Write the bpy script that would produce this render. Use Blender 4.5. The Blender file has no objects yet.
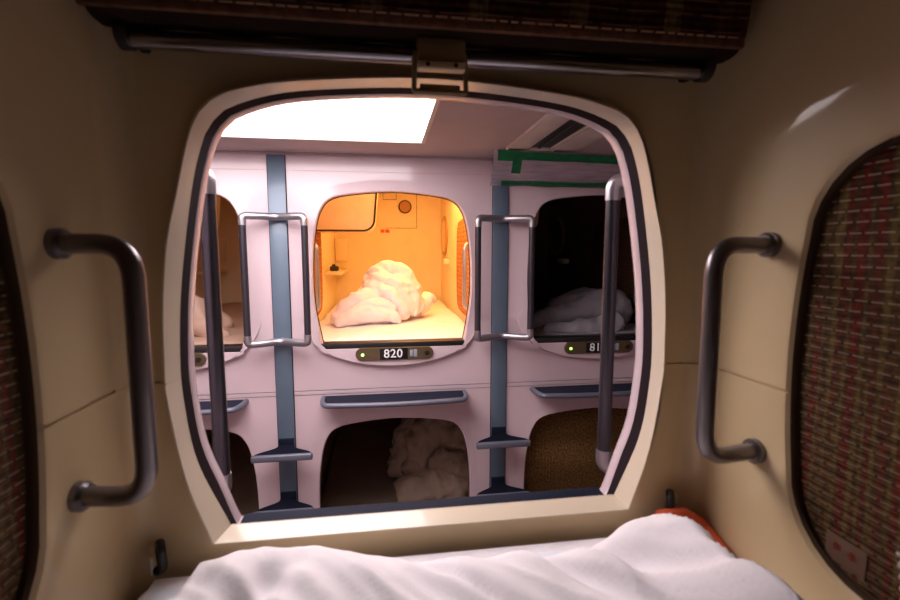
import bpy, bmesh, math, random
from mathutils import Vector, Matrix, noise
random.seed(7); noise.seed_set(23)
SC = bpy.context.scene
COL = SC.collection
V = Vector
PI = math.pi

# ------------------------------------------------------------------ materials
def nodes_of(name):
    m = bpy.data.materials.new(name); m.use_nodes = True
    nt = m.node_tree; b = nt.nodes['Principled BSDF']
    return m, nt, b

def link(nt, a, b): nt.links.new(a, b)

def plain(name, col, rough=.4, metal=0., spec=.5, coat=0., var=.06, nscale=9., bump=0., bscale=60., trans=0.):
    """base colour with a faint procedural mottling and optional fine bump"""
    m, nt, b = nodes_of(name)
    tc = nt.nodes.new('ShaderNodeTexCoord')
    n = nt.nodes.new('ShaderNodeTexNoise'); n.inputs['Scale'].default_value = nscale; n.inputs['Detail'].default_value = 4
    link(nt, tc.outputs['Object'], n.inputs['Vector'])
    r = nt.nodes.new('ShaderNodeValToRGB')
    lo = [max(0, c*(1-var)) for c in col]; hi = [min(1, c*(1+var)) for c in col]
    r.color_ramp.elements[0].position = .3; r.color_ramp.elements[0].color = (*lo, 1)
    r.color_ramp.elements[1].position = .7; r.color_ramp.elements[1].color = (*hi, 1)
    link(nt, n.outputs['Fac'], r.inputs['Fac']); link(nt, r.outputs['Color'], b.inputs['Base Color'])
    b.inputs['Roughness'].default_value = rough; b.inputs['Metallic'].default_value = metal
    b.inputs['Specular IOR Level'].default_value = spec; b.inputs['Coat Weight'].default_value = coat
    b.inputs['Coat Roughness'].default_value = .05
    if bump:
        n2 = nt.nodes.new('ShaderNodeTexNoise'); n2.inputs['Scale'].default_value = bscale; n2.inputs['Detail'].default_value = 5
        link(nt, tc.outputs['Object'], n2.inputs['Vector'])
        bp = nt.nodes.new('ShaderNodeBump'); bp.inputs['Strength'].default_value = bump; bp.inputs['Distance'].default_value = .01
        link(nt, n2.outputs['Fac'], bp.inputs['Height']); link(nt, bp.outputs['Normal'], b.inputs['Normal'])
    return m

def emit(name, col, strength):
    m, nt, b = nodes_of(name)
    b.inputs['Base Color'].default_value = (.8, .8, .8, 1)
    b.inputs['Emission Color'].default_value = (*col, 1); b.inputs['Emission Strength'].default_value = strength
    return m

def weave(name, u_axis, v_axis, cols, thread, band=.03, pitch=.022, dash=.03, uoff=0., stripe=None):
    """woven slat fabric: bands across u, thin thread dashes every `pitch` along v"""
    m, nt, b = nodes_of(name)
    N = nt.nodes.new
    def mth(op, a, bb=None):
        n = N('ShaderNodeMath'); n.operation = op
        for i, x in enumerate((a, bb)):
            if x is None: continue
            if isinstance(x, (int, float)): n.inputs[i].default_value = x
            else: link(nt, x, n.inputs[i])
        return n.outputs[0]
    tc = N('ShaderNodeTexCoord'); sp = N('ShaderNodeSeparateXYZ'); link(nt, tc.outputs['Object'], sp.inputs[0])
    u, v = sp.outputs[u_axis], sp.outputs[v_axis]
    cb = N('ShaderNodeCombineXYZ'); link(nt, mth('DIVIDE', mth('ADD', u, uoff), band), cb.inputs[0]); link(nt, mth('MULTIPLY', v, 1.2), cb.inputs[1])
    n1 = N('ShaderNodeTexNoise'); n1.inputs['Scale'].default_value = 1.; n1.inputs['Detail'].default_value = 1.5
    link(nt, cb.outputs[0], n1.inputs['Vector'])
    r = N('ShaderNodeValToRGB'); e = r.color_ramp.elements
    e[0].position = .40; e[0].color = (*cols[0], 1); e[1].position = .60; e[1].color = (*cols[2], 1)
    k = e.new(.5); k.color = (*cols[1], 1)
    link(nt, n1.outputs['Fac'], r.inputs['Fac'])
    if stripe:
        fs = mth('FRACT', mth('DIVIDE', mth('ADD', u, 5.), stripe[0])); ms = mth('LESS_THAN', fs, stripe[1])
        m0 = N('ShaderNodeMix'); m0.data_type = 'RGBA'; link(nt, ms, m0.inputs['Factor']); link(nt, r.outputs['Color'], m0.inputs[6]); m0.inputs[7].default_value = (*stripe[2], 1)
        base = m0.outputs[2]
    else: base = r.outputs['Color']
    # slat cells: darker blotches, a woven check
    cb2 = N('ShaderNodeCombineXYZ'); link(nt, mth('MULTIPLY', u, 120), cb2.inputs[0]); link(nt, mth('MULTIPLY', v, 2/pitch), cb2.inputs[1])
    n2 = N('ShaderNodeTexNoise'); n2.inputs['Scale'].default_value = .7; link(nt, cb2.outputs[0], n2.inputs['Vector'])
    mx = N('ShaderNodeMix'); mx.data_type = 'RGBA'; mx.blend_type = 'MULTIPLY'; mx.inputs['Factor'].default_value = .8
    r2 = N('ShaderNodeValToRGB'); r2.color_ramp.elements[0].position = .35; r2.color_ramp.elements[0].color = (.3, .3, .3, 1)
    r2.color_ramp.elements[1].position = .65; r2.color_ramp.elements[1].color = (1.3, 1.3, 1.3, 1)
    link(nt, n2.outputs['Fac'], r2.inputs['Fac']); link(nt, base, mx.inputs[6]); link(nt, r2.outputs['Color'], mx.inputs[7])
    # thread lines
    fv = mth('FRACT', mth('DIVIDE', v, pitch)); row = mth('FLOOR', mth('DIVIDE', v, pitch))
    lv = mth('LESS_THAN', fv, .09)
    fu = mth('FRACT', mth('ADD', mth('DIVIDE', u, dash), mth('MULTIPLY', row, .37)))
    lu = mth('GREATER_THAN', fu, .22)
    f = mth('MULTIPLY', lv, lu)
    mx2 = N('ShaderNodeMix'); mx2.data_type = 'RGBA'; link(nt, f, mx2.inputs['Factor'])
    link(nt, mx.outputs[2], mx2.inputs[6]); mx2.inputs[7].default_value = (*thread, 1)
    link(nt, mx2.outputs[2], b.inputs['Base Color'])
    b.inputs['Roughness'].default_value = .75; b.inputs['Specular IOR Level'].default_value = .2
    h = mth('ADD', mth('SINE', mth('MULTIPLY', v, 4*PI/pitch)), mth('MULTIPLY', f, 1.5))
    bp = N('ShaderNodeBump'); bp.inputs['Strength'].default_value = .5; bp.inputs['Distance'].default_value = .003
    link(nt, h, bp.inputs['Height']); link(nt, bp.outputs['Normal'], b.inputs['Normal'])
    return m

CREAM = plain('cream_plastic', (.61, .47, .275), .34, spec=.25, coat=.45, var=.03, nscale=5, bump=.02, bscale=14)
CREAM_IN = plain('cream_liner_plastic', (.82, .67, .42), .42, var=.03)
SHADE_BROWN_IN = plain('shade_brown_liner', (.46, .30, .14), .5, var=.05)  # cream liner darkened to stand for the shade inside the lower capsules
SHADE_DARK_IN = plain('shade_dark_liner', (.16, .09, .05), .6, var=.05)  # cream liner darkened further: shade in the unlit capsule, less bounce in the own one
CREAM_BEZEL = plain('pale_cream_plastic', (.67, .575, .44), .3, coat=.4, var=.02)
SHADE_TAUPE = plain('shade_taupe_cotton', (.34, .265, .20), .9, spec=.1, bump=.15, bscale=90)  # bedding colour darkened to carry the shade of the lower capsules
SHADE_GREY = plain('shade_grey_cotton', (.33, .31, .34), .9, spec=.1, bump=.15, bscale=90)  # white bedding greyed, the unlit capsule's shade is in the colour
SHADE_PINK = plain('shade_pink_cotton', (.60, .43, .34), .9, spec=.1, bump=.15, bscale=90)  # white bedding with dim pinkish corridor light put into its colour
WHITE_ABS = plain('white_moulded_plastic', (.62, .50, .53), .22, coat=.3, var=.02, nscale=4, bump=.015, bscale=10)
GASKET = plain('dark_rubber', (.016, .009, .012), .85, spec=.12)
NAVY = plain('navy_rubber', (.007, .011, .026), .7, spec=.15)
NAVY_TOP = plain('navy_tread', (.012, .015, .032), .8, spec=.2, bump=.3, bscale=220)
POST = plain('blue_grey_steel', (.105, .155, .21), .34, metal=.15, coat=.2, var=.05)
TUBE = plain('dark_anodised_tube', (.075, .07, .085), .3, metal=.75)
ELBOW = plain('silver_elbow', (.42, .41, .44), .34, metal=.85)
LIP = plain('grey_lip', (.15, .165, .215), .4, metal=.3)
HANDLE = plain('smoked_steel', (.20, .18, .185), .3, metal=.75)
SHEET = plain('white_cotton', (.80, .77, .80), .85, spec=.2, var=.03, bump=.15, bscale=90)
SHEET_BLUE = plain('cool_white_cotton', (.72, .76, .84), .85, spec=.2, var=.03, bump=.15, bscale=90)
ORANGE = plain('orange_blanket', (.62, .10, .03), .9, bump=.3, bscale=160)
BLACK = plain('black_plastic', (.012, .011, .012), .4)
BROWN = plain('brown_latch_plastic', (.26, .18, .09), .45)
TAN = plain('tan_latch_plate', (.6, .48, .32), .4)
STEEL = plain('steel', (.5, .5, .52), .3, metal=.9)
CEIL = plain('corridor_ceiling_board', (.47, .38, .38), .8, var=.04, bump=.1, bscale=120)
CARPET = plain('corridor_carpet', (.16, .12, .12), .95, var=.2, nscale=60, bump=.4, bscale=300)
PLATE = plain('olive_bronze_plate', (.115, .082, .042), .38, metal=.3)
GLASSK = plain('black_display', (.006, .006, .008), .15)
DIGIT = plain('white_lettering', (.85, .86, .88), .5)
ICON = plain('grey_icon', (.32, .36, .40), .5)
GREEN_LED = emit('green_led', (.25, 1., .05), 3.)
TAPE = plain('green_masking_tape', (.03, .36, .14), .6, var=.2, nscale=30)
AMBER_PANEL = plain('monitor_cabinet_plastic', (.88, .68, .48), .4)
SPK = plain('amber_grille', (.42, .20, .07), .6)
RING = plain('amber_ring', (.50, .27, .10), .5)
MIRROR = plain('mirror_glass', (.8, .55, .3), .1, metal=.9)
VENTW = plain('white_vent_plastic', (.62, .56, .52), .5)
RIM = plain('dark_brown_rim', (.06, .035, .02), .8, spec=.12)
STICK = plain('pale_sticker', (.15, .085, .055), .6)
REDINK = plain('red_print', (.2, .03, .015), .6)
WOVEN_SIDE = weave('woven_side_fabric', 1, 2, [(.12, .014, .006), (.07, .035, .010), (.12, .075, .018)], (.38, .30, .22), band=.013, pitch=.0145, dash=.02)
WOVEN_ROLL = weave('woven_roll_fabric', 0, 2, [(.07, .012, .008), (.055, .012, .008), (.075, .025, .012)], (.16, .08, .05), band=.05, pitch=.020, dash=.06, stripe=(.148, .19, (.17, .11, .045)))
WOVEN_LIT = weave('woven_lit_fabric', 1, 2, [(.55, .16, .04), (.62, .22, .06), (.5, .2, .06)], (.75, .4, .15), band=.03, pitch=.03, dash=.02)  # lit copy of the side fabric, amber lamp glow put into the colour
BAMBOO = weave('bamboo_slat_fabric', 2, 0, [(.44, .25, .09), (.36, .20, .07), (.30, .16, .055)], (.2, .11, .04), band=.2, pitch=.012, dash=.5)

PANEL_LIGHT = emit('ceiling_light_diffuser', (1., .88, .90), 8.5)
AMBER_LAMP = emit('amber_lamp', (1., .55, .16), 8.5)
AMBER_DIM = emit('dim_amber_lamp', (1., .42, .10), .5)

def film_mat():
    m = bpy.data.materials.new('clear_plastic_film'); m.use_nodes = True
    nt = m.node_tree; b = nt.nodes['Principled BSDF']; out = nt.nodes['Material Output']
    b.inputs['Base Color'].default_value = (.62, .56, .64, 1); b.inputs['Roughness'].default_value = .3
    tr = nt.nodes.new('ShaderNodeBsdfTransparent'); mx = nt.nodes.new('ShaderNodeMixShader')
    n = nt.nodes.new('ShaderNodeTexNoise'); n.inputs['Scale'].default_value = 9.
    r = nt.nodes.new('ShaderNodeMapRange'); r.inputs['To Min'].default_value = .35; r.inputs['To Max'].default_value = .75
    link(nt, n.outputs['Fac'], r.inputs['Value']); link(nt, r.outputs['Result'], mx.inputs['Fac'])
    link(nt, tr.outputs[0], mx.inputs[1]); link(nt, b.outputs[0], mx.inputs[2]); link(nt, mx.outputs[0], out.inputs['Surface'])
    return m
FILM = film_mat()

# ------------------------------------------------------------------ object helpers
def empty(name, loc, label=None, cat=None, group=None):
    o = bpy.data.objects.new(name, None); COL.objects.link(o); o.location = loc
    o.empty_display_size = .05
    tag(o, label, cat, group); return o

def tag(o, label=None, cat=None, group=None, kind=None):
    for k, x in (('label', label), ('category', cat), ('group', group), ('kind', kind)):
        if x: o[k] = x
    return o

def world(o):
    m = Matrix.Translation(o.location)
    while o.parent: o = o.parent; m = Matrix.Translation(o.location) @ m
    return m

def obj(name, bm, mat, parent=None, smooth=40, recalc=True, sub=0):
    """links a bmesh given in scene coordinates as one object; children keep their place"""
    if recalc: bmesh.ops.recalc_face_normals(bm, faces=bm.faces)
    me = bpy.data.meshes.new(name); bm.to_mesh(me); bm.free()
    if smooth:
        me.shade_smooth(); me.set_sharp_from_angle(angle=math.radians(smooth))
    for m in (mat if isinstance(mat, list) else [mat]): me.materials.append(m)
    o = bpy.data.objects.new(name, me); COL.objects.link(o)
    if parent is not None:
        me.transform(world(parent).inverted()); o.parent = parent
    if sub:
        s = o.modifiers.new('sub', 'SUBSURF'); s.levels = s.render_levels = sub
    return o

def struct(name, bm, mat, **k): return tag(obj(name, bm, mat, **k), kind='structure')

def box(bm, x0, x1, y0, y1, z0, z1, bevel=0., seg=2):
    r = bmesh.ops.create_cube(bm, size=1., matrix=Matrix.Translation(((x0+x1)/2, (y0+y1)/2, (z0+z1)/2)) @ Matrix.Diagonal((x1-x0, y1-y0, z1-z0, 1)))
    if bevel:
        es = list({e for v in r['verts'] for e in v.link_edges})
        bmesh.ops.bevel(bm, geom=es, offset=bevel, segments=seg, affect='EDGES', profile=.5)
    return bm

def bbox(*a, **k): return box(bmesh.new(), *a, **k)

def cyl(bm, p, q, r, seg=24, r2=None):
    p, q = V(p), V(q); d = q-p
    m = Matrix.Translation((p+q)/2) @ d.to_track_quat('Z', 'Y').to_matrix().to_4x4()
    bmesh.ops.create_cone(bm, cap_ends=True, segments=seg, radius1=r, radius2=r if r2 is None else r2, depth=d.length, matrix=m)
    return bm

def fillet_path(pts, rad, n=7):
    out = [V(pts[0])]
    for i in range(1, len(pts)-1):
        a, b, c = V(pts[i-1]), V(pts[i]), V(pts[i+1])
        u, w = (a-b).normalized(), (c-b).normalized()
        d = min(rad, (a-b).length*.49, (c-b).length*.49)
        p, q = b+u*d, b+w*d
        for k in range(n+1):
            t = k/n; out.append(p.lerp(b, t).lerp(b.lerp(q, t), t))
    out.append(V(pts[-1])); return out

def sweep(bm, path, rad, seg=16, flat=None, caps=True):
    """tube along a path; rad a number or one per point"""
    n = len(path); rings = []
    t0 = (path[1]-path[0]).normalized()
    up = V((0, 0, 1)) if abs(t0.z) < .9 else V((0, 1, 0))
    x = t0.cross(up).normalized()
    for i, p in enumerate(path):
        t = (path[min(i+1, n-1)]-path[max(i-1, 0)]).normalized()
        x = (x - t*x.dot(t)).normalized(); y = t.cross(x)
        r = rad[i] if isinstance(rad, (list, tuple)) else rad
        rings.append([bm.verts.new(p + (x*math.cos(2*PI*k/seg) + y*math.sin(2*PI*k/seg)*(flat or 1))*r) for k in range(seg)])
    for a, b in zip(rings, rings[1:]):
        for k in range(seg): bm.faces.new((a[k], a[(k+1) % seg], b[(k+1) % seg], b[k]))
    if caps:
        bm.faces.new(rings[0][::-1]); bm.faces.new(rings[-1])
    return bm

def catmull(pts, n):
    P = [V(p) for p in pts]; P = [P[0]*2-P[1]] + P + [P[-1]*2-P[-2]]
    dense = []
    for i in range(1, len(P)-2):
        for k in range(24):
            t = k/24; a, b, c, d = P[i-1:i+3]
            dense.append(.5*((2*b)+(c-a)*t+(2*a-5*b+4*c-d)*t*t+(3*b-a-3*c+d)*t**3))
    dense.append(P[-2])
    L = [0.]
    for a, b in zip(dense, dense[1:]): L.append(L[-1]+(b-a).length)
    out, j = [], 0
    for k in range(n+1):
        s = L[-1]*k/n
        while j < len(L)-2 and L[j+1] < s: j += 1
        t = (s-L[j])/max(1e-9, L[j+1]-L[j]); out.append(dense[j].lerp(dense[j+1], min(1, t)))
    return out

NB, NS = 16, 88
def ss(a, b, x): t = max(0, min(1, (x-a)/(b-a))); return t*t*(3-2*t)

def outline(bottom, side):
    """closed loop (x, z): bottom half points (from the middle outwards), side half points (corner up to the top middle); mirror symmetric"""
    bt = [(-x, z) for x, z in bottom[::-1]] + list(bottom[1:] if bottom[0][0] == 0 else bottom)
    sd = list(side) + [(-x, z) for x, z in side[::-1][1:]]
    b = catmull([(x, z, 0) for x, z in bt], NB); s = catmull([(x, z, 0) for x, z in sd], NS)
    return [(p.x, p.y) for p in b[:-1]] + [(p.x, p.y) for p in s[:-1]]

def scale_loop(lp, sx, sz, c=(0, -.1)): return [((x-c[0])*sx+c[0], (z-c[1])*sz+c[1]) for x, z in lp]

def rect_loop(ref, x0, x1, z0, z1, c=(0, -.1)):
    out = []
    for x, z in ref:
        dx, dz = x-c[0], z-c[1]
        ts = []
        if dx > 1e-9: ts.append((x1-c[0])/dx)
        if dx < -1e-9: ts.append((x0-c[0])/dx)
        if dz > 1e-9: ts.append((z1-c[1])/dz)
        if dz < -1e-9: ts.append((z0-c[1])/dz)
        t = min(ts); out.append([c[0]+dx*t, c[1]+dz*t])
    for cx in (x0, x1):
        for cz in (z0, z1):
            i = min(range(len(out)), key=lambda k: (out[k][0]-cx)**2+(out[k][1]-cz)**2); out[i] = [cx, cz]
    return [tuple(p) for p in out]

def loft(bm, rings, closed=True):
    """rings of 3D points with equal counts bridged by quads"""
    vs = [[bm.verts.new(p) for p in r] for r in rings]; n = len(vs[0])
    for a, b in zip(vs, vs[1:]):
        for k in range(n if closed else n-1):
            q = (a[k], a[(k+1) % n], b[(k+1) % n], b[k])
            try: bm.faces.new(q)
            except ValueError: pass
    return vs

def at_y(lp, y, cx=0, dz=0): return [V((x+cx, y(i, x, z) if callable(y) else y, z+dz)) for i, (x, z) in enumerate(lp)]

def groove(bm, co, no, half=.002, depth=.004, push=None):
    co, no = V(co), V(no)
    for s in (-1, 1):
        bmesh.ops.bisect_plane(bm, geom=bm.verts[:]+bm.edges[:]+bm.faces[:], dist=1e-6, plane_co=co+no*half*s, plane_no=no)
    bm.normal_update()
    fs = [f for f in bm.faces if abs((f.calc_center_median()-co).dot(no)) < half*.98 and abs(f.normal.dot(no)) < .9]
    r = bmesh.ops.extrude_face_region(bm, geom=fs)
    vs = [g for g in r['geom'] if isinstance(g, bmesh.types.BMVert)]
    d = {}
    for v in vs: d[v] = push(v.co) if callable(push) else V(push)
    for v in vs: v.co += d[v]*depth
    bmesh.ops.delete(bm, geom=fs, context='FACES')

def baked(name, bm, mat, parent=None, voxel=.01, smooth_it=6, disp=(), seed=0):
    """fuses overlapping lumps to one continuous cloth skin and crumples it"""
    me = bpy.data.meshes.new(name); bm.to_mesh(me); bm.free()
    o = bpy.data.objects.new(name, me); COL.objects.link(o)
    rm = o.modifiers.new('r', 'REMESH'); rm.mode = 'VOXEL'; rm.voxel_size = voxel
    s = o.modifiers.new('s', 'SMOOTH'); s.factor = .5; s.iterations = smooth_it
    dg = bpy.context.evaluated_depsgraph_get(); dg.update()
    new = bpy.data.meshes.new_from_object(o.evaluated_get(dg)); bpy.data.objects.remove(o)
    for v, nrm in [(v, v.normal.copy()) for v in new.vertices]:
        for sc, am in disp:
            q = noise.noise_vector(v.co*sc*.5 + V((seed, 0, 0)))*.6
            v.co += nrm*am*(1-abs(noise.noise(v.co*sc + q + V((seed, 3, 1))))*2.2)
    new.name = name; new.materials.clear(); new.materials.append(mat); new.shade_smooth()
    o = bpy.data.objects.new(name, new); COL.objects.link(o)
    if parent is not None: new.transform(world(parent).inverted()); o.parent = parent
    return o

def copy_tree(o, parent=None, skip=()):
    c = o.copy(); COL.objects.link(c)
    if parent is not None: c.parent = parent; c.matrix_parent_inverse = o.matrix_parent_inverse
    for ch in list(o.children):
        if ch.name.split('.')[0] in skip: continue
        copy_tree(ch, c, skip)
    return c

# ================================================================== OWN CAPSULE (camera inside)
XL, XR, YF, ZF, ZC, YB = -.405, .59, .80, -.66, .54, -1.25
OC = .0830                       # centre line of the own opening
SEAM = -.211
YW = .779                        # inner face of the front wall; the bezel stands a little proud of it
own_outer = outline([(0, -.51), (.2, -.51), (.387, -.51)],
    [(.387, -.51), (.424, -.394), (.446, -.25), (.447, -.19), (.443, -.09), (.431, .011), (.413, .085), (.393, .165), (.374, .213), (.347, .240), (.306, .256), (.215, .272), (0, .286)])
bezel_edge = [(x*.953-.0035, z*.953) for x, z in own_outer]
own_inner = outline([(0, -.478), (.2, -.478), (.356, -.478)],
    [(.356, -.478), (.404, -.36), (.420, -.25), (.421, -.17), (.412, -.055), (.390, .085), (.371, .162), (.351, .203), (.315, .230), (.215, .256), (0, .270)])

# front wall: flat panel round the opening, rounded into both side walls
RF = .04
bm = bmesh.new()
loft(bm, [at_y(rect_loop(own_outer, XL+RF-OC, XR-RF-OC, ZF, ZC), YW, OC), at_y(scale_loop(own_inner, 1.03, 1.03), YW, OC)])
for sx, xc in ((-1, XL+RF), (1, XR-RF)):
    arc = [(xc+sx*RF*math.sin(a), YW-RF+RF*math.cos(a)) for a in [PI/2*k/8 for k in range(9)]]
    loft(bm, [[V((x, y, z)) for x, y in arc] for z in (ZF, ZC)], closed=False)
groove(bm, (0, 0, SEAM), (0, 0, 1), push=(0, 1, 0))
struct('wall_front', bm, CREAM, smooth=30)

# moulded cream bezel round the opening
bm = bmesh.new()
loft(bm, [at_y(scale_loop(bezel_edge, 1.012, 1.012), YW+.004, OC), at_y(scale_loop(bezel_edge, 1.008, 1.008), YF-.033, OC), at_y(scale_loop(bezel_edge, 1.002, 1.002), YF-.037, OC), at_y(scale_loop(bezel_edge, .996, .996), YF-.037, OC),
          at_y(own_inner, YF+.004, OC), at_y(own_inner, YF+.006, OC)])
groove(bm, (0, 0, SEAM), (0, 0, 1), half=.0012, depth=.003, push=(0, 1, 0))
struct('trim_1', bm, CREAM_BEZEL, smooth=22)
def low(lp): return [(x, z-.019*(1-ss(-.475, -.40, z))) for x, z in lp]
# dark rubber seal in the reveal
bm = bmesh.new()
g = scale_loop(own_inner, .999, .999)
loft(bm, [at_y(scale_loop(own_inner, 1.006, 1.006), YF+.004, OC), at_y(scale_loop(own_inner, .999, .999), YF+.004, OC), at_y(low(scale_loop(own_inner, .999, .999)), YF+.034, OC), at_y(low(scale_loop(own_inner, 1.01, 1.01)), YF+.036, OC)])
struct('trim_2', bm, GASKET, smooth=30)
# white outer flange, rounded on to the corridor facade
bm = bmesh.new()
fl = []
for s, y in ((1.012, .032), (1.002, .032), (.998, .035), (.997, .044), (.998, .056), (1.003, .064), (1.02, .068)):
    fl.append(at_y(low(scale_loop(own_inner, s, s)), YF+y, OC))
loft(bm, fl)
struct('trim_3', bm, WHITE_ABS, smooth=60)
# navy sill strip lying on the lower edge of the reveal
bm = bmesh.new()
box(bm, OC-.352, OC+.352, YF+.016, YF+.066, -.507, -.4935, .003)
sill = struct('trim_4', bm, NAVY)
# corridor side of the own row of capsules
bm = bmesh.new()
loft(bm, [at_y(low(scale_loop(own_inner, 1.02, 1.02)), YF+.068, OC), at_y(low(scale_loop(own_inner, 1.12, 1.1)), YF+.072, OC),
          at_y(rect_loop(own_inner, -3.-OC, 3.-OC, -1.95, .441), YF+.08, OC)])
struct('wall_near_facade', bm, WHITE_ABS, smooth=30)

# side walls with a rounded recess each, for the woven panels
def panel_loop(y0, y1, z0, z1, r, n=7, bulge=.012):
    pts = []
    for cx, cz, a0 in ((y1-r, z0+r, -PI/2), (y1-r, z1-r, 0), (y0+r, z1-r, PI/2), (y0+r, z0+r, PI)):
        for k in range(n+1):
            a = a0+PI/2*k/n; pts.append((cx+r*math.cos(a), cz+r*math.sin(a)))
    out = []
    for i, p in enumerate(pts):                       # subdivide long sides, with a slight outward bow
        q = pts[(i+1) % len(pts)]; d = math.hypot(q[0]-p[0], q[1]-p[1]); m = max(1, int(d/.03))
        for k in range(m):
            t = k/m; b = bulge*4*t*(1-t) if m > 3 else 0
            nx, nz = (q[1]-p[1])/d, -(q[0]-p[0])/d
            out.append((p[0]+(q[0]-p[0])*t+nx*b, p[1]+(q[1]-p[1])*t+nz*b))
    return out
PL = panel_loop(-.32, .578, -.443, .135, .12)
pc = (.13, -.16)
def inset(lp, d): return [(y-d*(y-pc[0])/.45, z-d*(z-pc[1])/.29) for y, z in lp]
for sx, X, nm in ((-1, XL, 'wall_left'), (1, XR, 'wall_right')):
    bm = bmesh.new()
    outer = rect_loop(PL, YB, YW-RF, ZF, ZC, c=pc)
    P = lambda lp, off: [V((X+sx*off, y, z)) for y, z in lp]
    loft(bm, [P(outer, 0), P(inset(PL, -.012), 0), P(inset(PL, -.005), .002), P(PL, .008)])
    groove(bm, (0, 0, SEAM), (0, 0, 1), push=(sx, 0, 0))
    struct(nm, bm, CREAM, smooth=30)
    side = 'left' if sx < 0 else 'right'
    t = empty('woven_side_panel', (X+sx*.03, .13, -.443),
              ('red brown woven panel set in the right wall, with a pale sticker' if sx > 0 else 'shadowed woven panel set in the left wall at the picture edge'), 'woven panel')
    bm = bmesh.new(); loft(bm, [P(PL, .006), P(inset(PL, .004), .010), P(inset(PL, .003), .017), P(inset(PL, .007), .020)])
    obj('panel_rim', bm, RIM, t, smooth=60)
    bm = bmesh.new(); vs = loft(bm, [P(inset(PL, .004), .018), P(inset(PL, .004), .024)]); bm.faces.new(vs[0]); bm.faces.new(vs[1][::-1])
    obj('woven_fabric', bm, WOVEN_SIDE, t, smooth=0)
struct('wall_rear', bbox(XL, XR, YB-.02, YB, ZF, ZC), SHADE_DARK_IN)  # unseen rear wall and ceiling coloured dark to cut bounced light
bm = bbox(XL-.03, XR+.03, YB-.02, YF+.01, ZC, ZC+.02); struct('ceiling', bm, SHADE_DARK_IN)
bm = bbox(XL-.03, XR+.03, YB-.02, YF+.01, ZF-.02, ZF); struct('floor', bm, CREAM)

# sticker on the right panel
t = empty('sticker', (XR+.019, .495, -.41), 'small pale sticker with red print at lower corner of right woven panel', 'sticker')
obj('sticker_sheet', bbox(XR+.0160, XR+.0178, .47, .525, -.425, -.388, .0005), STICK, t)
bm = bmesh.new()
for y, z in ((.509, -.402), (.488, -.404)):
    for k in range(5):
        a = 2*PI*k/5; box(bm, XR+.0154, XR+.0161, y+.004*math.cos(a)-.002, y+.004*math.cos(a)+.002, z+.004*math.sin(a)-.002, z+.004*math.sin(a)+.002)
    box(bm, XR+.0154, XR+.0161, y-.003, y+.003, z-.003, z+.003)
tag(obj('red_mark', bm, REDINK, t), kind='stuff')

# white ribbed cloth at the end of the right panel
bm = bmesh.new()
rows = []
for i in range(40):
    z = -.45+.10*i/39
    rows.append([V((XR+.004-.008*abs(math.sin(i*.62))+.006*math.sin(k*1.3), .425-.02*math.sin(z*9)-k*.02, z)) for k in range(8)])
loft(bm, rows, closed=False); bmesh.ops.solidify(bm, geom=bm.faces[:], thickness=.004)
RC = tag(obj('ribbed_towel', bm, SHEET, smooth=60), 'white ribbed cloth hanging at the far right over the woven panel', 'towel')

# grab handles
for sx, X, side in ((-1, XL, 'left'), (1, XR, 'right')):
    t = empty('grab_bar', (X, .635, -.16), 'smoked steel C-shaped grab handle screwed to the %s capsule wall' % side, 'grab handle')
    z0, z1 = (-.322, .008)
    inn = X-sx*(.099 if sx < 0 else .112)
    path = fillet_path([(X-sx*.002, .638, z1), (inn, .615, z1-.001), (inn, .612, z0+.006), (X-sx*.002, .636, z0)], .045, 9)
    obj('tube', sweep(bmesh.new(), path, .0128, 20), HANDLE, t, smooth=60)
    for z, y in ((z1, .638), (z0, .636)):
        bm = bmesh.new(); cyl(bm, (X, y, z), (X-sx*.010, y-.001, z), .0195, 28); cyl(bm, (X-sx*.010, y-.001, z), (X-sx*.016, y-.002, z), .0185, 28, .0150)
        obj('mount', bm, HANDLE, t, smooth=40)

# rolled-up woven blind over the opening
t = empty('rolled_blind', (.09, .66, .31), 'dark red woven slat blind rolled up above the capsule opening', 'blind')
bx0, bx1 = -.378, .556
sec = []
for k in range(34):                                   # flattened scroll section (y, z)
    a = 2*PI*k/34; ca, sa = math.cos(a), math.sin(a)
    sec.append((.716+.045*math.copysign(abs(ca)**.6, ca), (.400)+.094*math.copysign(abs(sa)**.7, sa)))
bm = bmesh.new()
xs = [bx0+(bx1-bx0)*i/20 for i in range(21)]
vs = loft(bm, [[V((x, y+.002*math.sin(i*2.1), z)) for y, z in sec] for i, x in enumerate(xs)])
bm.faces.new(vs[0][::-1]); bm.faces.new(vs[-1])
bm.normal_update(); bmesh.ops.recalc_face_normals(bm, faces=bm.faces)
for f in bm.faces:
    if f.normal.z < -.6 and abs(f.normal.x) < .3: f.material_index = 1  # underside faces painted dark for the shade beneath the roll
obj('fabric_roll', bm, [WOVEN_ROLL, plain('underside_shade_cloth', (.02, .011, .008), .9, spec=.1)], t, smooth=50)
HEM = plain('hem_fabric', (.12, .05, .025), .85, var=.4, nscale=70, bump=.3, bscale=200)
obj('hem', bbox(bx0+.002, bx1-.01, .664, .674, .304, .322, .004), HEM, t)
th = plain('pale_thread', (.42, .24, .16), .8)
bm = bmesh.new(); x = bx0+.01
while x < bx1-.02:
    w = random.uniform(.010, .022); box(bm, x, x+w, .6615, .6645, .3165, .3185, .0006, 1); x += w+random.uniform(.003, .006)
tag(obj('stitching', bm, th, t), kind='stuff')

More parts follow.
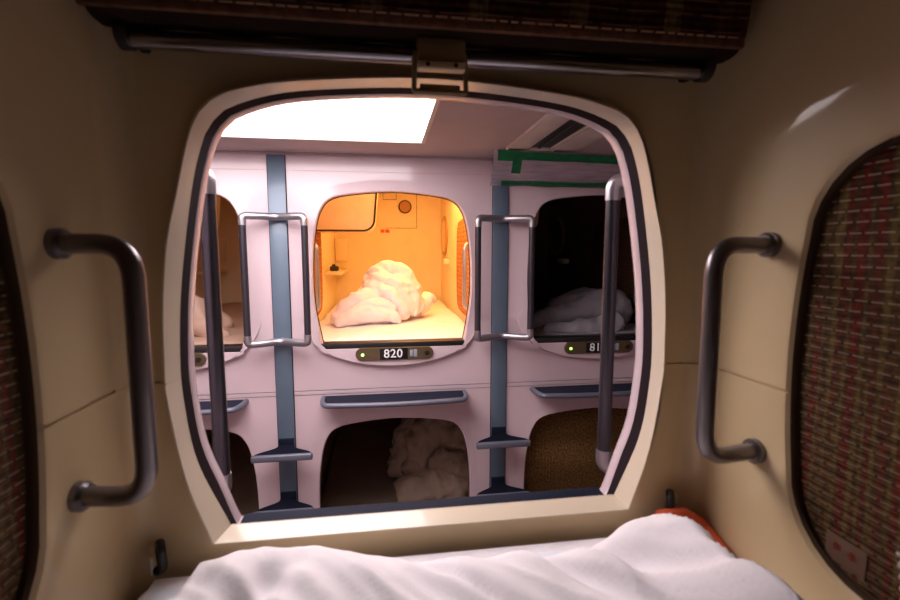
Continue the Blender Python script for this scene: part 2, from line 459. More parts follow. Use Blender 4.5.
# blind rod with end caps
t = empty('blind_rod', (.09, .72, .287), 'dark metal rod with black end caps running under the rolled blind', 'rod')
bm = bmesh.new(); cyl(bm, (XL+.055, .725, .290), (.515, .725, .290), .0125, 28); obj('rod_tube', bm, plain('rod_steel', (.30, .29, .32), .2, metal=1.), t)
for x0, x1 in ((XL+.050, XL+.064), (.514, .530)):
    bm = bmesh.new(); cyl(bm, (x0, .725, .296), (x1, .725, .296), .021, 32); box(bm, x0, x1, .73, YF, .292, .312, .003)
    obj('end_cap', bm, BLACK, t)

# latch hanging at the middle of the rod
t = empty('blind_latch', (.085, .72, .23), 'brown blind latch with a square wire loop at the middle of the rod', 'latch')
obj('latch_body', bbox(.051, .122, .698, .742, .272, .306, .003), BROWN, t)
pl = obj('latch_plate', bbox(.0515, .1215, .694, .712, .2615, .272, .0015), TAN, t)
for x in (.066, .107):
    bm = bmesh.new(); cyl(bm, (x, .696, .2667), (x, .6925, .2667), .0032, 14); obj('screw', bm, BLACK, t)
bm = bmesh.new()
path = fillet_path([(.048, .716, .292), (.047, .713, .234), (.125, .713, .234), (.124, .716, .292)], .004, 3)
sweep(bm, path, .0038, 10)
obj('wire_loop', bm, BROWN, t)
obj('latch_tongue', bbox(.056, .117, .716, .722, .2345, .2475, .002), BROWN, t)

# little hooks in the lower corners
for X, sx, side in ((XL+.025, 1, 'left'), (XR-.052, -1, 'right')):
    t = empty('blind_hook', (X, .77, -.52), 'small black cord hook in the lower %s corner of the front wall' % side, 'hook')
    z = -.487 if sx > 0 else -.470
    obj('hook_base', bbox(X-.007, X+.007, .758, .785, z-.010, z+.010, .003), CREAM, t)
    bm = bmesh.new(); sweep(bm, fillet_path([(X+sx*.012, .757, z+.016), (X+sx*.020, .742, z+.012), (X+sx*.022, .742, z-.020), (X+sx*.010, .748, z-.026)], .01, 5), .0075, 12); obj('hook_arm', bm, BLACK, t, smooth=60)
    bm = bmesh.new(); sweep(bm, [V((X-sx*.001, .752, z-.006)), V((X+sx*.004, .745, z-.030))], .0035, 10); obj('pin', bm, STEEL, t)

# own bed
bm = bmesh.new(); box(bm, XL+.012, XR-.012, YB+.05, YF-.05, ZF, -.522, .035, 4)
tag(obj('mattress', bm, SHEET_BLUE), 'mattress under a cool white sheet filling the near capsule floor', 'mattress')

SIL = [(-.34, -.535), (-.315, -.52), (-.284, -.470), (-.235, -.454), (-.16, -.455), (-.09, -.462), (0, -.477), (.048, -.481), (.13, -.478), (.28, -.486), (.33, -.474), (.349, -.467), (.41, -.447), (.452, -.437), (.474, -.443), (.50, -.478), (.53, -.514), (.565, -.530)]
def sil(x):
    if x <= SIL[0][0]: return SIL[0][1]
    for (a, za), (b, zb) in zip(SIL, SIL[1:]):
        if x <= b: t = (x-a)/(b-a); t = t*t*(3-2*t)*.6+t*.4; return za+(zb-za)*t
    return SIL[-1][1]
def duvet_z(x, y):
    z = sil(x)
    yb = .735-.02*math.sin(x*7)
    drop = max(0, (y-(yb-.085))/.085)
    z -= .015*drop + .10*drop**4
    # diagonal folds running from the front wall towards the sleeper
    q = x*.85+(.70-y)*-.75
    n = noise.noise(V((q*7, (x*.6+y)*1.6, 2.)))
    f = (1-abs(noise.noise(V((q*9+4, (x*.5+y)*2.1, 7.))))*2)
    k = .25+.75*ss(.05, .13, .735-y)
    z += (.018*n + .024*f - .010)*k + .004*noise.noise(V((x*22, y*9, 5.)))
    g = 1-abs(noise.noise(V((q*17+1, (x*.5+y)*3.5, 4.))))*2
    z += .010*g*g*k*1.2
    z += .030*math.exp(-((x-.445-(.70-y)*.10)/.022)**2)*ss(.05, .2, .74-y)
    z -= .030*math.exp(-((x-.35-(.70-y)*.25)/.03)**2)*ss(.02, .14, .74-y)
    z -= .030*math.exp(-((x-.03-(.70-y)*.9)/.022)**2)*ss(.02, .1, .74-y)
    z -= .028*math.exp(-((x+.14+(.70-y)*.35)/.03)**2)*ss(.04, .12, .74-y)
    z += .022*math.exp(-((x-.18-(.70-y)*.7)/.03)**2)*ss(.02, .1, .74-y)
    e = min(1, max(0, (x+.37)/.06)); e2 = min(1, max(0, (.575-x)/.05))
    z = -.523+(z+.523)*(e**.5)*(e2**.5)
    return max(z, -.5225)
bm = bmesh.new()
NX, NY = 190, 150
grid = [[bm.verts.new((-.37+.945*i/NX, -.45+1.19*j/NY, duvet_z(-.37+.945*i/NX, -.45+1.19*j/NY))) for i in range(NX+1)] for j in range(NY+1)]
for j in range(NY):
    for i in range(NX): bm.faces.new((grid[j][i], grid[j][i+1], grid[j+1][i+1], grid[j+1][i]))
be = [e for e in bm.edges if e.is_boundary]
r = bmesh.ops.extrude_edge_only(bm, edges=be)
for v in [g for g in r['geom'] if isinstance(g, bmesh.types.BMVert)]: v.co.z = -.5215
tag(obj('duvet', bm, SHEET, smooth=80), 'rumpled white duvet heaped below the capsule opening in the foreground', 'duvet')
# orange blanket showing behind the duvet on the right
bm = bmesh.new()
sweep(bm, [V((.49, .728, -.490)), V((.535, .732, -.492)), V((.566, .730, -.512)), V((.570, .69, -.524)), V((.570, .62, -.535))], [.018, .022, .022, .02, .015], 14)
tag(obj('blanket', bm, ORANGE, smooth=80), 'orange blanket edge tucked between the white duvet and right wall', 'blanket')

# ================================================================== CORRIDOR
YO = 2.24                        # face of the opposite capsules
ZCOR, ZFL = .441, -1.95
struct('floor.001', bbox(-3, 3, YF+.08, YO+.02, ZFL-.02, ZFL), CARPET)
# corridor ceiling with an opening for the luminous panel
LX0, LX1, LY0, LY1 = -1.05, .16, .96, 1.95
bm = bmesh.new()
for a in ((-3, LX0, YF+.06, YO+.05), (LX1, 3, YF+.06, YO+.05), (LX0, LX1, YF+.06, LY0), (LX0, LX1, LY1, YO+.05)):
    box(bm, a[0], a[1], a[2], a[3], ZCOR, ZCOR+.03)
bmesh.ops.remove_doubles(bm, verts=bm.verts, dist=1e-5)
struct('ceiling.001', bm, CEIL, smooth=0)
t = empty('ceiling_light', ((LX0+LX1)/2, (LY0+LY1)/2, ZCOR), 'large white glowing ceiling light panel over the corridor', 'ceiling light')
obj('diffuser', bbox(LX0, LX1, LY0, LY1, ZCOR+.006, ZCOR+.012), PANEL_LIGHT, t)
bm = bmesh.new()
fr = lambda d, z: [V((x, y, z)) for x, y in ((LX0-d, LY0-d), (LX1+d, LY0-d), (LX1+d, LY1+d), (LX0-d, LY1+d))]
loft(bm, [fr(-.004, ZCOR+.006), fr(-.004, ZCOR-.004), fr(.010, ZCOR-.004), fr(.010, ZCOR)])
obj('light_frame', bm, VENTW, t, smooth=20)
for x0, x1, nm in ((-3.05, -3, 'wall_corridor_left'), (3, 3.05, 'wall_corridor_right')):
    struct(nm, bbox(x0, x1, YF, YO+.1, ZFL, ZCOR), WHITE_ABS)

# air-conditioning vent in the ceiling
t = empty('ceiling_vent', (.69, 1.6, ZCOR), 'long white air vent with a dark slot in the corridor ceiling', 'air vent')
bm = bmesh.new()
for x0, x1 in ((.535, .617), (.712, .724), (.730, .84)):
    box(bm, x0, x1, 1.20, 1.985, ZCOR-.012, ZCOR, .004)
box(bm, .535, .84, 1.955, 1.985, ZCOR-.012, ZCOR, .004); box(bm, .535, .84, 1.20, 1.23, ZCOR-.012, ZCOR, .004)
obj('vent_frame', bm, VENTW, t)
obj('slot_backing', bbox(.60, .74, 1.22, 1.97, ZCOR-.004, ZCOR-.0005), BLACK, t)
bm = bmesh.new()
for x in (.655,):
    box(bm, x, x+.012, 1.23, 1.955, ZCOR-.010, ZCOR-.005, .002)
obj('slot_blade', bm, BLACK, t)
bm = bmesh.new(); box(bm, .525, .535, 1.19, 1.99, ZCOR-.012, ZCOR, .002); obj('edge_bead', bm, VENTW, t)

# plastic film taped between ceiling and facade
t = empty('plastic_film', (.95, 2.15, .32), 'clear plastic sheet held up with green tape at the ceiling edge on the right', 'plastic sheet')
def film_pt(u, v, off=0.):
    x0 = .475+u*1.0
    a = V((x0, 2.005+.10*u, ZCOR-.006)); b = V((x0+.035, YO-.014, .310-.004*u))
    p = a.lerp(b, v); p.z += -.012*math.sin(PI*v)+.004*noise.noise(V((u*9, v*4, 1)))
    p.y += -.010*math.sin(PI*v)+off; return p
bm = bmesh.new(); loft(bm, [[film_pt(i/40, j/12) for i in range(41)] for j in range(13)], closed=False)
obj('film_sheet', bm, FILM, t, smooth=80)
def tape(pts):
    bm = bmesh.new(); loft(bm, [[p + V((0, -.004, -.001)) for p in r] for r in pts], closed=False); bmesh.ops.solidify(bm, geom=bm.faces[:], thickness=.0006)
    return obj('tape_strip', bm, TAPE, t, smooth=60)
tape([[film_pt(.10+.9*i/24, v) for i in range(25)] for v in (.02, .10, .20)])
tape([[film_pt(.02+.10*i/5, v) for i in range(6)] for v in (.00, .10, .24)])
tape([[film_pt(.09+.045*i/3, v) for i in range(4)] for v in (.10, .30, .55)])
tape([[film_pt(.30+.12*i/4, v) for i in range(5)] for v in (.84, .92, .985)])
lowtape = tape([[film_pt(.05+.95*i/24, v) for i in range(25)] for v in (.79, .88, .97)])

# ------------------------------------------------------------------ opposite capsules
op_bot = [(0, -.470), (.2, -.470), (.339, -.470)]
op = outline(op_bot, [(.339, -.470), (.362, -.35), (.377, -.24), (.380, -.12), (.376, -.02), (.368, .06), (.354, .135), (.335, .188), (.297, .233), (.21, .258), (0, .275)])
op_chin = outline([(0, -.560), (.10, -.554), (.20, -.536), (.27, -.513)],
    [(.27, -.513), (.33, -.484), (.385, -.435), (.425, -.35), (.440, -.24), (.440, -.12), (.434, 0.), (.42, .09), (.40, .18), (.36, .255), (.24, .305), (0, .325)])
CX, PITCH, ROW = .042, 1.05, 1.109
nloop = len(op)
def bottomness(z): return 1-ss(-.50, -.30, z)
def facade(cx, dz, z0, z1, lower):
    bm = bmesh.new()
    raise_ = lambda i, x, z: YO-.024*bottomness(z)*(0 if lower else 1)
    rim = scale_loop(op, 1.035, 1.03)
    mid = op_chin if not lower else scale_loop(op, 1.10, 1.08)
    hw = PITCH/2
    rings = [at_y(rect_loop(op, -hw, hw, z0-dz, z1-dz), YO, cx, dz),
             at_y(scale_loop(mid, 1.012, 1.010), YO+.001, cx, dz),
             at_y(mid, raise_, cx, dz),
             at_y(rim, (lambda i, x, z: YO-.004-.020*bottomness(z)) if not lower else YO-.003, cx, dz),
             at_y(scale_loop(op, 1.012, 1.01), (lambda i, x, z: YO-.007-.017*bottomness(z)) if not lower else YO-.005, cx, dz),
             at_y(scale_loop(op, 1.0, 1.0), (lambda i, x, z: YO-.002-.012*bottomness(z)), cx, dz),
             at_y(op, YO+.03, cx, dz)]
    loft(bm, rings)
    if not lower: groove(bm, (0, 0, .362), (0, 0, 1), half=.002, depth=.004, push=(0, 1, 0))
    return bm
def gasket(cx, dz):
    bm = bmesh.new()
    loft(bm, [at_y(scale_loop(op, s, s), YO+y, cx, dz) for s, y in ((1.01, .028), (.994, .029), (.994, .038), (1.03, .039))])
    return bm
IX, IZ0, IZ1, IY1 = .495, -.555, .535, 4.32
def shell(cx, dz):
    """inside of a sleeping cell: front flange, rounded tube, back wall"""
    bm = bmesh.new()
    def rr(hx, z0, z1, r, y):
        pts = []
        for sx, zc, a0 in ((1, z0+r, -PI/2), (1, z1-r, 0), (-1, z1-r, PI/2), (-1, z0+r, PI)):
            for k in range(7): a = a0+PI/2*k/6; pts.append(V((cx+sx*(hx-r)+r*math.cos(a), y, zc+dz+r*math.sin(a))))
        return pts
    loft(bm, [rr(IX, IZ0, IZ1, .06, YO+.045), rr(IX, IZ0, IZ1, .06, IY1-.03), rr(IX-.012, IZ0+.012, IZ1-.012, .05, IY1)])
    bm.verts.ensure_lookup_table(); n = 28
    bm.faces.new(bm.verts[-n:])
    groove(bm, (0, 0, dz-.17), (0, 0, 1), half=.004, depth=.006, push=lambda c: V((0, 1, 0)) if c.y > IY1-.04 else V((math.copysign(1, c.x-cx), 0, 0)))
    for fx in (-.36, .30):
        pass
    # front flange hiding the rough edge between opening and tube
    loft(bm, [at_y(scale_loop(op, 1.02, 1.02), YO+.040, cx, dz), at_y(rect_loop(op, -IX, IX, IZ0, IZ1), YO+.045, cx, dz)])
    return bm
def plate_bm(cx, z, hw, hh, y0, y1):
    bm = bmesh.new(); pts = []
    for sx, a0 in ((1, -PI/2), (-1, PI/2)):
        for k in range(11): a = a0+PI*k/10; pts.append((cx+sx*(hw-hh)+hh*math.cos(a), z+hh*math.sin(a)))
    vs = loft(bm, [[V((x, y1, zz)) for x, zz in pts], [V((x, y0+.002, zz)) for x, zz in pts], [V(((x-cx)*.99+cx, y0, (zz-z)*.95+z)) for x, zz in pts]])
    bm.faces.new(vs[-1]); return bm
def text_bm(s, x, y, z, size, bold=.012):
    cu = bpy.data.curves.new('t', 'FONT'); cu.body = s; cu.size = size; cu.align_x = 'CENTER'; cu.align_y = 'CENTER'
    cu.offset = bold*size; cu.extrude = .0006; cu.space_character = 1.08
    o = bpy.data.objects.new('t', cu); COL.objects.link(o)
    dg = bpy.context.evaluated_depsgraph_get(); dg.update()
    me = bpy.data.meshes.new_from_object(o.evaluated_get(dg)); bpy.data.objects.remove(o)
    bm = bmesh.new(); bm.from_mesh(me); bpy.data.meshes.remove(me)
    bmesh.ops.transform(bm, matrix=Matrix.Translation((x, y, z)) @ Matrix.Rotation(PI/2, 4, 'X'), verts=bm.verts)
    return bm

def number_plate(root, cx, dz, digits):
    z = -.500+dz; y1 = YO-.016; y0 = YO-.033
    p = obj('number_plate', plate_bm(cx, z, .188, .031, y0, y1), PLATE, root)
    if digits:
        obj('display', bbox(cx-.072, cx+.062, y0-.002, y0+.004, z-.026, z+.026, .001), GLASSK, p)
        obj('number', text_bm(digits, cx-.008, y0-.0026, z, .058), DIGIT, p, smooth=0, recalc=False)
        bm = bmesh.new(); box(bm, cx+.073, cx+.088, y0-.002, y0+.003, z-.016, z+.017, .002); box(bm, cx+.091, cx+.108, y0-.002, y0+.003, z-.018, z+.019, .002)
        obj('icon', bm, ICON, p)
        bm = bmesh.new(); cyl(bm, (cx-.154, y0+.003, z-.002), (cx-.154, y0-.002, z-.002), .007, 16); obj('indicator_light', bm, GREEN_LED, p)
    bm = bmesh.new(); cyl(bm, (cx+.156, y0+.004, z), (cx+.156, y0-.004, z), .012, 20); cyl(bm, (cx+.156, y0, z), (cx+.156, y0-.007, z), .005, 12)
    obj('knob', bm, BLACK, p)
    return p

def make_capsule(col, row, label, lower=False, digits=None, fit=True, lamp=None):
    cx = CX+col*PITCH; dz = -ROW*row
    z0, z1 = (-.676, ZCOR) if not lower else (-1.79, -.700)
    root = empty('sleeping_capsule', (cx, YO, z0), label, 'sleeping capsule')
    obj('facade', facade(cx, dz, z0, z1, lower), WHITE_ABS, root, smooth=32)
    obj('door_seal', gasket(cx, dz), GASKET, root)
    obj('interior_shell', shell(cx, dz), SHADE_BROWN_IN if lower else SHADE_DARK_IN if lamp is None else CREAM_IN, root, smooth=35)
    obj('sill_strip', bbox(cx-.345, cx+.345, YO-.020, YO+.05, dz-.472, dz-.446, .003), BLACK, root)
    if not lower: number_plate(root, cx, dz, digits)
    if fit:
        for sx in (-1, 1):
            X = cx+sx*(IX-.004)
            lp = panel_loop(2.62, 3.36, dz-.42, dz+.20, .10)
            bm = bmesh.new(); vs = loft(bm, [[V((X, y, z)) for y, z in lp], [V((X-sx*.008, y, z)) for y, z in lp]]); bm.faces.new(vs[-1])
            obj('woven_panel', bm, WOVEN_LIT if lamp is AMBER_LAMP else WOVEN_SIDE, root, smooth=30)
            xi = X-sx*.085
            path = fillet_path([(X, 2.60, dz+.035), (xi, 2.58, dz+.035), (xi, 2.58, dz-.335), (X, 2.60, dz-.335)], .04, 6)
            obj('hand_rail', sweep(bmesh.new(), path, .0125, 14), ELBOW, root, smooth=60)
        # overhead monitor cabinet with one rounded corner
        bm = bmesh.new(); prof = [(cx-.47, .118), (cx-.17, .118)]
        prof += [(cx-.17+.07*math.sin(a), .188-.07*math.cos(a)) for a in [PI/2*k/8 for k in range(9)]] + [(cx-.068, .54), (cx-.47, .54)]
        vs = loft(bm, [[V((x, y, z+dz)) for x, z in prof] for y in (2.90, 2.905, 3.35)]); bm.faces.new(vs[0][::-1]); bm.faces.new(vs[-1])
        mc = obj('monitor_cabinet', bm, AMBER_PANEL, root, smooth=25)
        bm = bmesh.new(); sweep(bm, [V((x, 2.898, z+dz)) for x, z in prof[:-1]], .006, 8); obj('cabinet_edge', bm, RIM, mc)
        bm = bmesh.new(); cyl(bm, (cx+.15, IY1-.001, dz+.395), (cx+.15, IY1-.018, dz+.395), .060, 32); sp = obj('round_speaker', bm, RIM, root)
        bm = bmesh.new(); cyl(bm, (cx+.15, IY1-.016, dz+.395), (cx+.15, IY1-.022, dz+.395), .050, 32); obj('speaker_grille', bm, SPK, sp)
        bm = bmesh.new()
        for x0, x1, zz0, zz1 in ((.255, .258, .20, .52), (-.03, .255, .20, .203), (-.05, -.047, .46, .55), (.07, .073, .46, .55), (-.05, .073, .457, .46)):
            box(bm, cx+x0, cx+x1, IY1-.004, IY1, dz+zz0, dz+zz1)
        tag(obj('access_panel_seam', bm, RIM, root), kind='stuff')
        for x in (-.075, -.030):
            obj('red_button', bbox(cx+x, cx+x+.036, IY1-.012, IY1, dz+.158, dz+.188, .004), plain('red_button', (.7, .12, .04), .5), root)
        # oval mirror and small bracket on the right wall
        bm = bmesh.new(); n = 28
        el = lambda s, x: [V((x, 4.115+.18*s*math.cos(2*PI*k/n), dz+.125+.175*s*math.sin(2*PI*k/n))) for k in range(n)]
        vs = loft(bm, [el(1, cx+IX), el(1, cx+IX-.012), el(.85, cx+IX-.016)]); mr = obj('mirror', bm, RING, root, smooth=30)
        bm = bmesh.new(); bm.faces.new([bm.verts.new(p) for p in el(.86, cx+IX-.015)]); obj('mirror_glass', bm, MIRROR, mr)
        obj('soap_ledge', bbox(cx+IX-.05, cx+IX, 3.82, 4.0, dz-.12, dz-.075, .01), AMBER_PANEL, root)
        # left rear ledge
        lb = obj('ledge', bbox(cx-IX, cx-IX+.135, 3.55, IY1-.01, dz-.19, dz-.165, .01), CREAM_IN, root)
        obj('console_panel', bbox(cx-IX+.01, cx-IX+.12, IY1-.03, IY1, dz-.10, dz+.10, .006), CREAM_IN, root)
    if lamp is not None:
        obj('ceiling_lamp', bbox(cx+.0, cx+.42, 2.45, 3.6, dz+IZ1-.022, dz+IZ1-.004, .004), lamp, root)
    return root

C820 = make_capsule(0, 0, 'amber lit sleeping capsule numbered 820 in the upper row', digits='820', lamp=AMBER_LAMP)
CLEFT = make_capsule(-1, 0, 'dim brown upper sleeping capsule at left, beyond the left grab pole', lamp=AMBER_DIM)
CRIGHT = make_capsule(1, 0, 'dark unlit upper sleeping capsule numbered 817 on the right', digits='817')
make_capsule(0, 1, 'dark lower sleeping capsule below number 820 with crumpled bedding', lower=True, fit=False)
make_capsule(-1, 1, 'dark empty lower sleeping capsule at bottom left of the facade', lower=True, fit=False)
make_capsule(1, 1, 'lower right sleeping capsule closed off by a brown slat blind', lower=True, fit=False)

# seam strip between the two rows, and plain facade beyond the capsules
struct('trim_5', bbox(CX-1.5*PITCH, CX+1.5*PITCH, YO+.001, YO+.02, -.697, -.679), WHITE_ABS)
struct('trim_6', bbox(CX-1.5*PITCH, CX+1.5*PITCH, YO+.012, YO+.03, ZFL, -1.78), WHITE_ABS)
struct('wall_far_left', bbox(-3, CX-1.5*PITCH, YO, YO+.03, ZFL, ZCOR), WHITE_ABS)
struct('wall_far_right', bbox(CX+1.5*PITCH, 3, YO, YO+.03, ZFL, ZCOR), WHITE_ABS)
struct('trim_7', bbox(-3, 3, YO-.006, YO+.0, ZCOR-.010, ZCOR, .001), CEIL)

# ------------------------------------------------------------------ posts, rails, steps, trays
for s, side in ((-1, 'left'), (1, 'right')):
    x = CX+s*PITCH/2
    t = empty('support_post', (x, YO, ZFL), 'flat blue grey vertical post on the facade %s of capsule 820' % side, 'post', None)
    obj('post_strip', bbox(x-.039, x+.039, YO-.012, YO+.004, ZFL, ZCOR-.012, .003), POST, t)
    bm = bmesh.new(); box(bm, x-.0415, x-.0385, YO-.006, YO+.004, ZFL, ZCOR-.012); obj('edge_gap', bm, GASKET, t)
    bm = bmesh.new(); box(bm, x+.0385, x+.0415, YO-.006, YO+.004, ZFL, ZCOR-.012); obj('edge_gap', bm, GASKET, t)
def grab_loop(x, yf, d, label, z0=-.425):
    """rectangular ladder rail standing d off a facade (d < 0 towards the camera)"""
    z1, hw = .150, .131
    t = empty('grab_rail', (x, yf, z0), label, 'grab rail')
    yo = yf+d; yi = yf+d*.30
    for sx in (-1, 1):
        bm = bmesh.new(); cyl(bm, (x+sx*hw, yo, z0+.02), (x+sx*hw, yo, z1-.02), .0152, 20); obj('side_tube', bm, TUBE, t)
    for z, dz in ((z1, -1), (z0, 1)):
        pts = [(x-hw, yo, z+dz*.042), (x-hw, yo, z), (x-hw*.55, yo+(yi-yo)*.35, z), (x, yi, z), (x+hw*.55, yo+(yi-yo)*.35, z), (x+hw, yo, z), (x+hw, yo, z+dz*.042)]
        obj('end_bar', sweep(bmesh.new(), fillet_path(pts, .034, 6), .0172, 18), ELBOW, t, smooth=60)
        bm = bmesh.new(); cyl(bm, (x, yi, z), (x, yf-.012*math.copysign(1, -d)*-1, z), .014, 16); obj('standoff', bm, ELBOW, t)
    return t
grab_loop(CX-PITCH/2, YO, -.10, 'small rectangular grab rail on the blue post left of capsule 820')
grab_loop(CX+PITCH/2, YO, -.10, 'small rectangular grab rail on the blue post right of capsule 820')
for s, side in ((-1, 'left'), (1, 'right')):
    g = grab_loop(OC+s*.552-.0035, YF+.08, .092, 'large near grab pole seen through the %s edge of the opening' % side, z0=-.505)

def foot_step(x, z, label, group=None):
    t = empty('foot_step', (x, YO-.012, z), label, 'foot step', group)
    n = 12; top = []
    def w(v):                                            # half width from post (v=0) to the front bar (v=1)
        return .036+(.128-.036)*ss(.25, .9, v)
    bm = bmesh.new()
    rows = [[V((x+w(j/n)*u, YO-.012-.105*j/n, z+.012+.012*(1-j/n))) for u in (-1, -.5, 0, .5, 1)] for j in range(n+1)]
    loft(bm, rows, closed=False); bmesh.ops.solidify(bm, geom=bm.faces[:], thickness=.02)
    obj('tread', bm, NAVY_TOP, t, smooth=40)
    obj('front_bar', bbox(x-.137, x+.137, YO-.132, YO-.110, z-.014, z+.018, .008, 3), LIP, t)
    obj('back_clip', bbox(x-.036, x+.036, YO-.022, YO-.010, z-.005, z+.05, .003), NAVY, t)
    return t
for s, side in ((-1, 'left'), (1, 'right')):
    x = CX+s*PITCH/2
    foot_step(x, -.955, 'small T-shaped navy foot step on the %s blue post at lower row height' % side)
    foot_step(x, -1.225, 'lowest foot step on the %s blue post, just above the sill' % side)

def step_tray(cx, label):
    t = empty('step_tray', (cx, YO, -.73), label, 'step tray')
    hw, d = .345, .145
    pr = [(-hw, 0), (hw, 0), (hw, -.035)]
    pr += [(hw-.03*(1-math.cos(a))-.0, -.035-(d-.055)*math.sin(a)) for a in [PI/2*k/5 for k in range(1, 6)]]
    fr = [(hw-.03-(2*hw-.06)*k/14, -(d-.02)-.02*math.sin(PI*k/14)) for k in range(1, 14)]
    lf = [(-x, y) for x, y in pr[2:][::-1]]
    pts = pr+fr+lf
    P = lambda s, z: [V((cx+x*s, YO+y*s, z)) for x, y in pts]
    bm = bmesh.new(); vs = loft(bm, [P(.975, -.707), P(.97, -.724)]); bm.faces.new(vs[0]); bm.faces.new(vs[-1][::-1])
    obj('tread', bm, NAVY_TOP, t, smooth=30)
    bm = bmesh.new()
    edge = [V((cx+x, YO+y, -.715)) for x, y in pts[1:]+[pts[0]]]
    sweep(bm, edge, .0125, 12); obj('edge_lip', bm, LIP, t, smooth=60)
    return t
step_tray(CX, 'long navy step tray below number 820')
step_tray(CX-PITCH, 'navy step tray at left, partly behind the left pole')
step_tray(CX+PITCH, 'dark navy step tray below number 817, behind the right pole')

# ------------------------------------------------------------------ bedding over there
def mattress(cx, dz, label, mat=SHEET):
    bm = bmesh.new(); box(bm, cx-.47, cx+.47, YO+.07, IY1-.06, dz+IZ0, dz-.462, .03, 3)
    bmesh.ops.subdivide_edges(bm, edges=[e for e in bm.edges if e.calc_length() > .3], cuts=24, use_grid_fill=True)
    for v in bm.verts:
        if v.co.z > dz-.49: v.co.z += .010*noise.noise(v.co*6)+.008*(1-abs(noise.noise(V((v.co.x*9, v.co.y*5, 2))))*2)
    return tag(obj('mattress', bm, mat, smooth=80), label, 'mattress')
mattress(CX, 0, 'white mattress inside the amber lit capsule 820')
mattress(CX-PITCH, 0, 'mattress toned for pinkish dim light in the upper left capsule', SHADE_PINK)
mattress(CX+PITCH, 0, 'grey looking mattress inside dark capsule 817', SHADE_GREY)
mattress(CX, -ROW, 'dim mattress in the lower capsule below number 820', SHADE_TAUPE)
mattress(CX-PITCH, -ROW, 'barely lit mattress in the lower left capsule', SHADE_TAUPE)

def lump(bm, pts, rad, flat=1.):
    P = catmull(pts, 24); n = len(rad)
    R = [rad[min(n-2, int(i/24*(n-1)))]*(1-(i/24*(n-1)-min(n-2, int(i/24*(n-1)))))+rad[min(n-2, int(i/24*(n-1)))+1]*(i/24*(n-1)-min(n-2, int(i/24*(n-1)))) for i in range(25)]
    sweep(bm, P, R, 16, flat)
bm = bmesh.new()
lump(bm, [(-.12, 3.06, -.36), (-.085, 3.05, -.22), (-.03, 3.04, -.15), (.07, 3.04, -.135), (.13, 3.05, -.18), (.18, 3.06, -.29), (.21, 3.07, -.40)], [.05, .055, .058, .056, .056, .056, .05])
lump(bm, [(-.09, 2.99, -.30), (-.05, 2.965, -.19), (.03, 2.95, -.205), (.10, 2.955, -.28), (.15, 2.97, -.39)], [.03, .04, .046, .046, .04])
lump(bm, [(-.06, 2.94, -.28), (-.02, 2.90, -.255), (.04, 2.89, -.29), (.09, 2.90, -.36), (.11, 2.92, -.43)], [.025, .034, .038, .036, .03])
lump(bm, [(-.32, 2.86, -.44), (-.27, 2.86, -.385), (-.17, 2.87, -.315), (-.08, 2.90, -.285), (-.01, 2.95, -.27)], [.02, .042, .052, .045, .03])
lump(bm, [(-.29, 2.80, -.43), (-.20, 2.80, -.40), (-.08, 2.81, -.385), (.03, 2.83, -.40), (.08, 2.86, -.44)], [.025, .036, .038, .034, .02])
lump(bm, [(.17, 3.16, -.42), (.24, 3.17, -.38), (.30, 3.19, -.33), (.34, 3.21, -.36)], [.06, .06, .036, .02])
lump(bm, [(-.06, 3.06, -.44), (.02, 3.05, -.33), (.08, 3.05, -.26)], [.12, .10, .07])
lump(bm, [(-.14, 2.96, -.30), (-.10, 2.96, -.24), (-.04, 2.93, -.24), (.0, 2.90, -.31)], [.03, .04, .04, .03])
lump(bm, [(.06, 2.99, -.17), (.13, 2.99, -.23), (.18, 3.0, -.33), (.17, 2.98, -.42)], [.025, .035, .04, .035])
lump(bm, [(-.24, 2.83, -.40), (-.13, 2.83, -.355), (-.03, 2.85, -.335), (.05, 2.86, -.37)], [.025, .035, .036, .025])
lump(bm, [(-.2, 2.90, -.45), (-.05, 2.91, -.41), (.07, 2.94, -.42)], [.05, .075, .06])
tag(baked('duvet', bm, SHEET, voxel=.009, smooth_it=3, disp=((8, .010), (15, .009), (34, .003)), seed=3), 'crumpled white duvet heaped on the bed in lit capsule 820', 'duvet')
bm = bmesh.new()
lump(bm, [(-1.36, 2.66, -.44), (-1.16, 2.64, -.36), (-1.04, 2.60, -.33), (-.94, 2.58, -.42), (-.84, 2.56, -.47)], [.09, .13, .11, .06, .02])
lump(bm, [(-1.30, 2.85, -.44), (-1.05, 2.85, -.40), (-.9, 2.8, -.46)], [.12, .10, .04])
tag(baked('duvet', bm, SHADE_PINK, voxel=.014, smooth_it=6, disp=((7, .014), (16, .006)), seed=9), 'duvet toned for pinkish dim light, pushed aside in the upper left capsule', 'duvet')
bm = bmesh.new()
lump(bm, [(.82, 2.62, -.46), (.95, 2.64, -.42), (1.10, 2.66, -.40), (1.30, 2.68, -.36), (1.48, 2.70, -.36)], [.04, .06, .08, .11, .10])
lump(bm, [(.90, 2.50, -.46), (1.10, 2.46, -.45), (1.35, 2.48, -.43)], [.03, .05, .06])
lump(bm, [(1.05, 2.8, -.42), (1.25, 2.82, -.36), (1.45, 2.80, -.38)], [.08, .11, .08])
tag(baked('duvet', bm, SHADE_GREY, voxel=.014, smooth_it=6, disp=((8, .016), (18, .007)), seed=5), 'white rumpled duvet shaded grey in dark capsule 817', 'duvet')
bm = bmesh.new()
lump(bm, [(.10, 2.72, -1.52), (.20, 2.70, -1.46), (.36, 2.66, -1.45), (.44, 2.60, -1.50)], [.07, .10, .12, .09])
lump(bm, [(.20, 2.80, -1.40), (.24, 2.82, -1.20), (.34, 2.84, -1.12), (.42, 2.82, -1.22), (.40, 2.78, -1.36)], [.09, .09, .085, .09, .10])
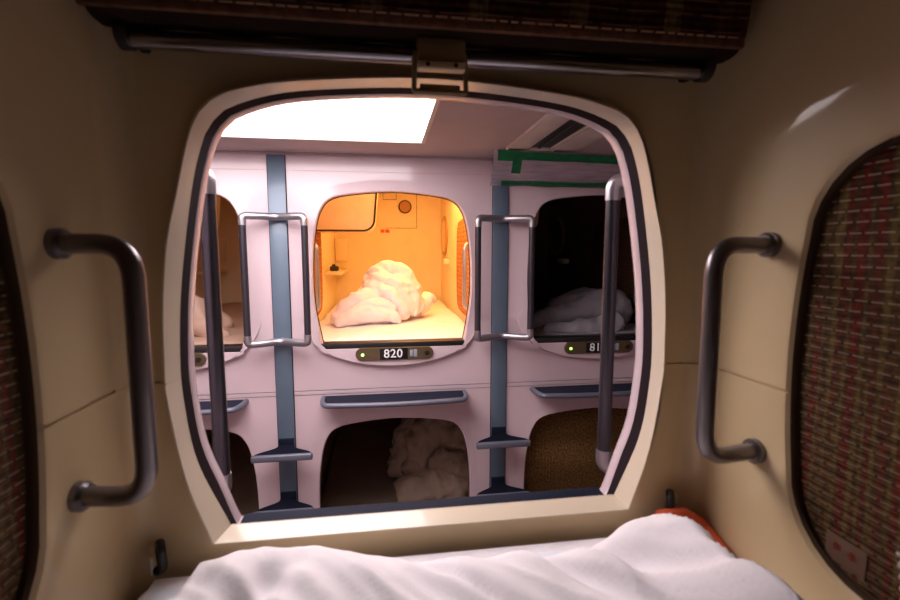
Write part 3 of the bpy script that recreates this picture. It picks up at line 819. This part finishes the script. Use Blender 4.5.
lump(bm, [(.12, 2.90, -1.45), (.16, 2.92, -1.20), (.20, 2.94, -1.10)], [.10, .09, .06])
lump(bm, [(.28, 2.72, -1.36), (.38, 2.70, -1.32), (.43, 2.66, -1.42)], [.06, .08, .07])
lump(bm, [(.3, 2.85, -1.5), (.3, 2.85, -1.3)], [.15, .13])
tag(baked('duvet', bm, SHADE_TAUPE, voxel=.012, smooth_it=2, disp=((9, .030), (18, .018)), seed=12), 'shadowed duvet bundled at the right of the lower middle capsule', 'duvet')

# black little clock on the ledge of capsule 820
t = empty('alarm_clock', (-.395, 3.75, -.165), 'tiny black clock on the rear left ledge in lit capsule 820', 'clock')
obj('clock_body', bbox(-.425, -.36, 3.68, 3.76, -.165, -.125, .012, 3), BLACK, t)
obj('clock_top', bbox(-.41, -.385, 3.70, 3.73, -.126, -.112, .004), BLACK, t)
# brown slat blind closing the lower right capsule
t = empty('slat_blind', (CX+PITCH, YO+.06, -1.58), 'brown vertical slat blind drawn inside the lower right opening', 'blind')
bm = bmesh.new(); zz = -ROW
rows = [[V((CX+PITCH-.43+.86*i/140, YO+.062+.0022*math.sin(i*PI/1.5), z)) for i in range(141)] for z in (zz-.55, zz-.3, zz-.05, zz+.31)]
loft(bm, rows, closed=False); bmesh.ops.solidify(bm, geom=bm.faces[:], thickness=.003)
obj('slat_fabric', bm, BAMBOO, t, smooth=80)
bm = bmesh.new(); cyl(bm, (CX+PITCH-.43, YO+.075, zz+.31), (CX+PITCH+.43, YO+.075, zz+.31), .02, 20); obj('head_rail', bm, RIM, t)

# ------------------------------------------------------------------ world, camera
w = bpy.data.worlds.new('dark'); SC.world = w; w.use_nodes = True
w.node_tree.nodes['Background'].inputs[0].default_value = (0, 0, 0, 1)
yaw, pit = math.radians(8.05), math.radians(6.2)
fw = V((math.sin(yaw)*math.cos(pit), math.cos(yaw)*math.cos(pit), -math.sin(pit)))
rt = V((math.cos(yaw), -math.sin(yaw), 0)); up = rt.cross(fw)
cam = bpy.data.cameras.new('camera'); co = bpy.data.objects.new('camera', cam); COL.objects.link(co)
co.matrix_world = Matrix(((rt.x, up.x, -fw.x, 0), (rt.y, up.y, -fw.y, 0), (rt.z, up.z, -fw.z, 0), (0, 0, 0, 1)))
cam.sensor_width = 36; cam.lens = 460/900*36; cam.clip_start = .01
cam.dof.use_dof = True; cam.dof.focus_distance = 2.2; cam.dof.aperture_fstop = 4.
SC.camera = co
vs = SC.view_settings
vs.view_transform = 'Standard'; vs.look = 'None'; vs.gamma = 1; vs.use_curve_mapping = False; vs.exposure = .14
SC.cycles.max_bounces = 14; SC.cycles.diffuse_bounces = 8
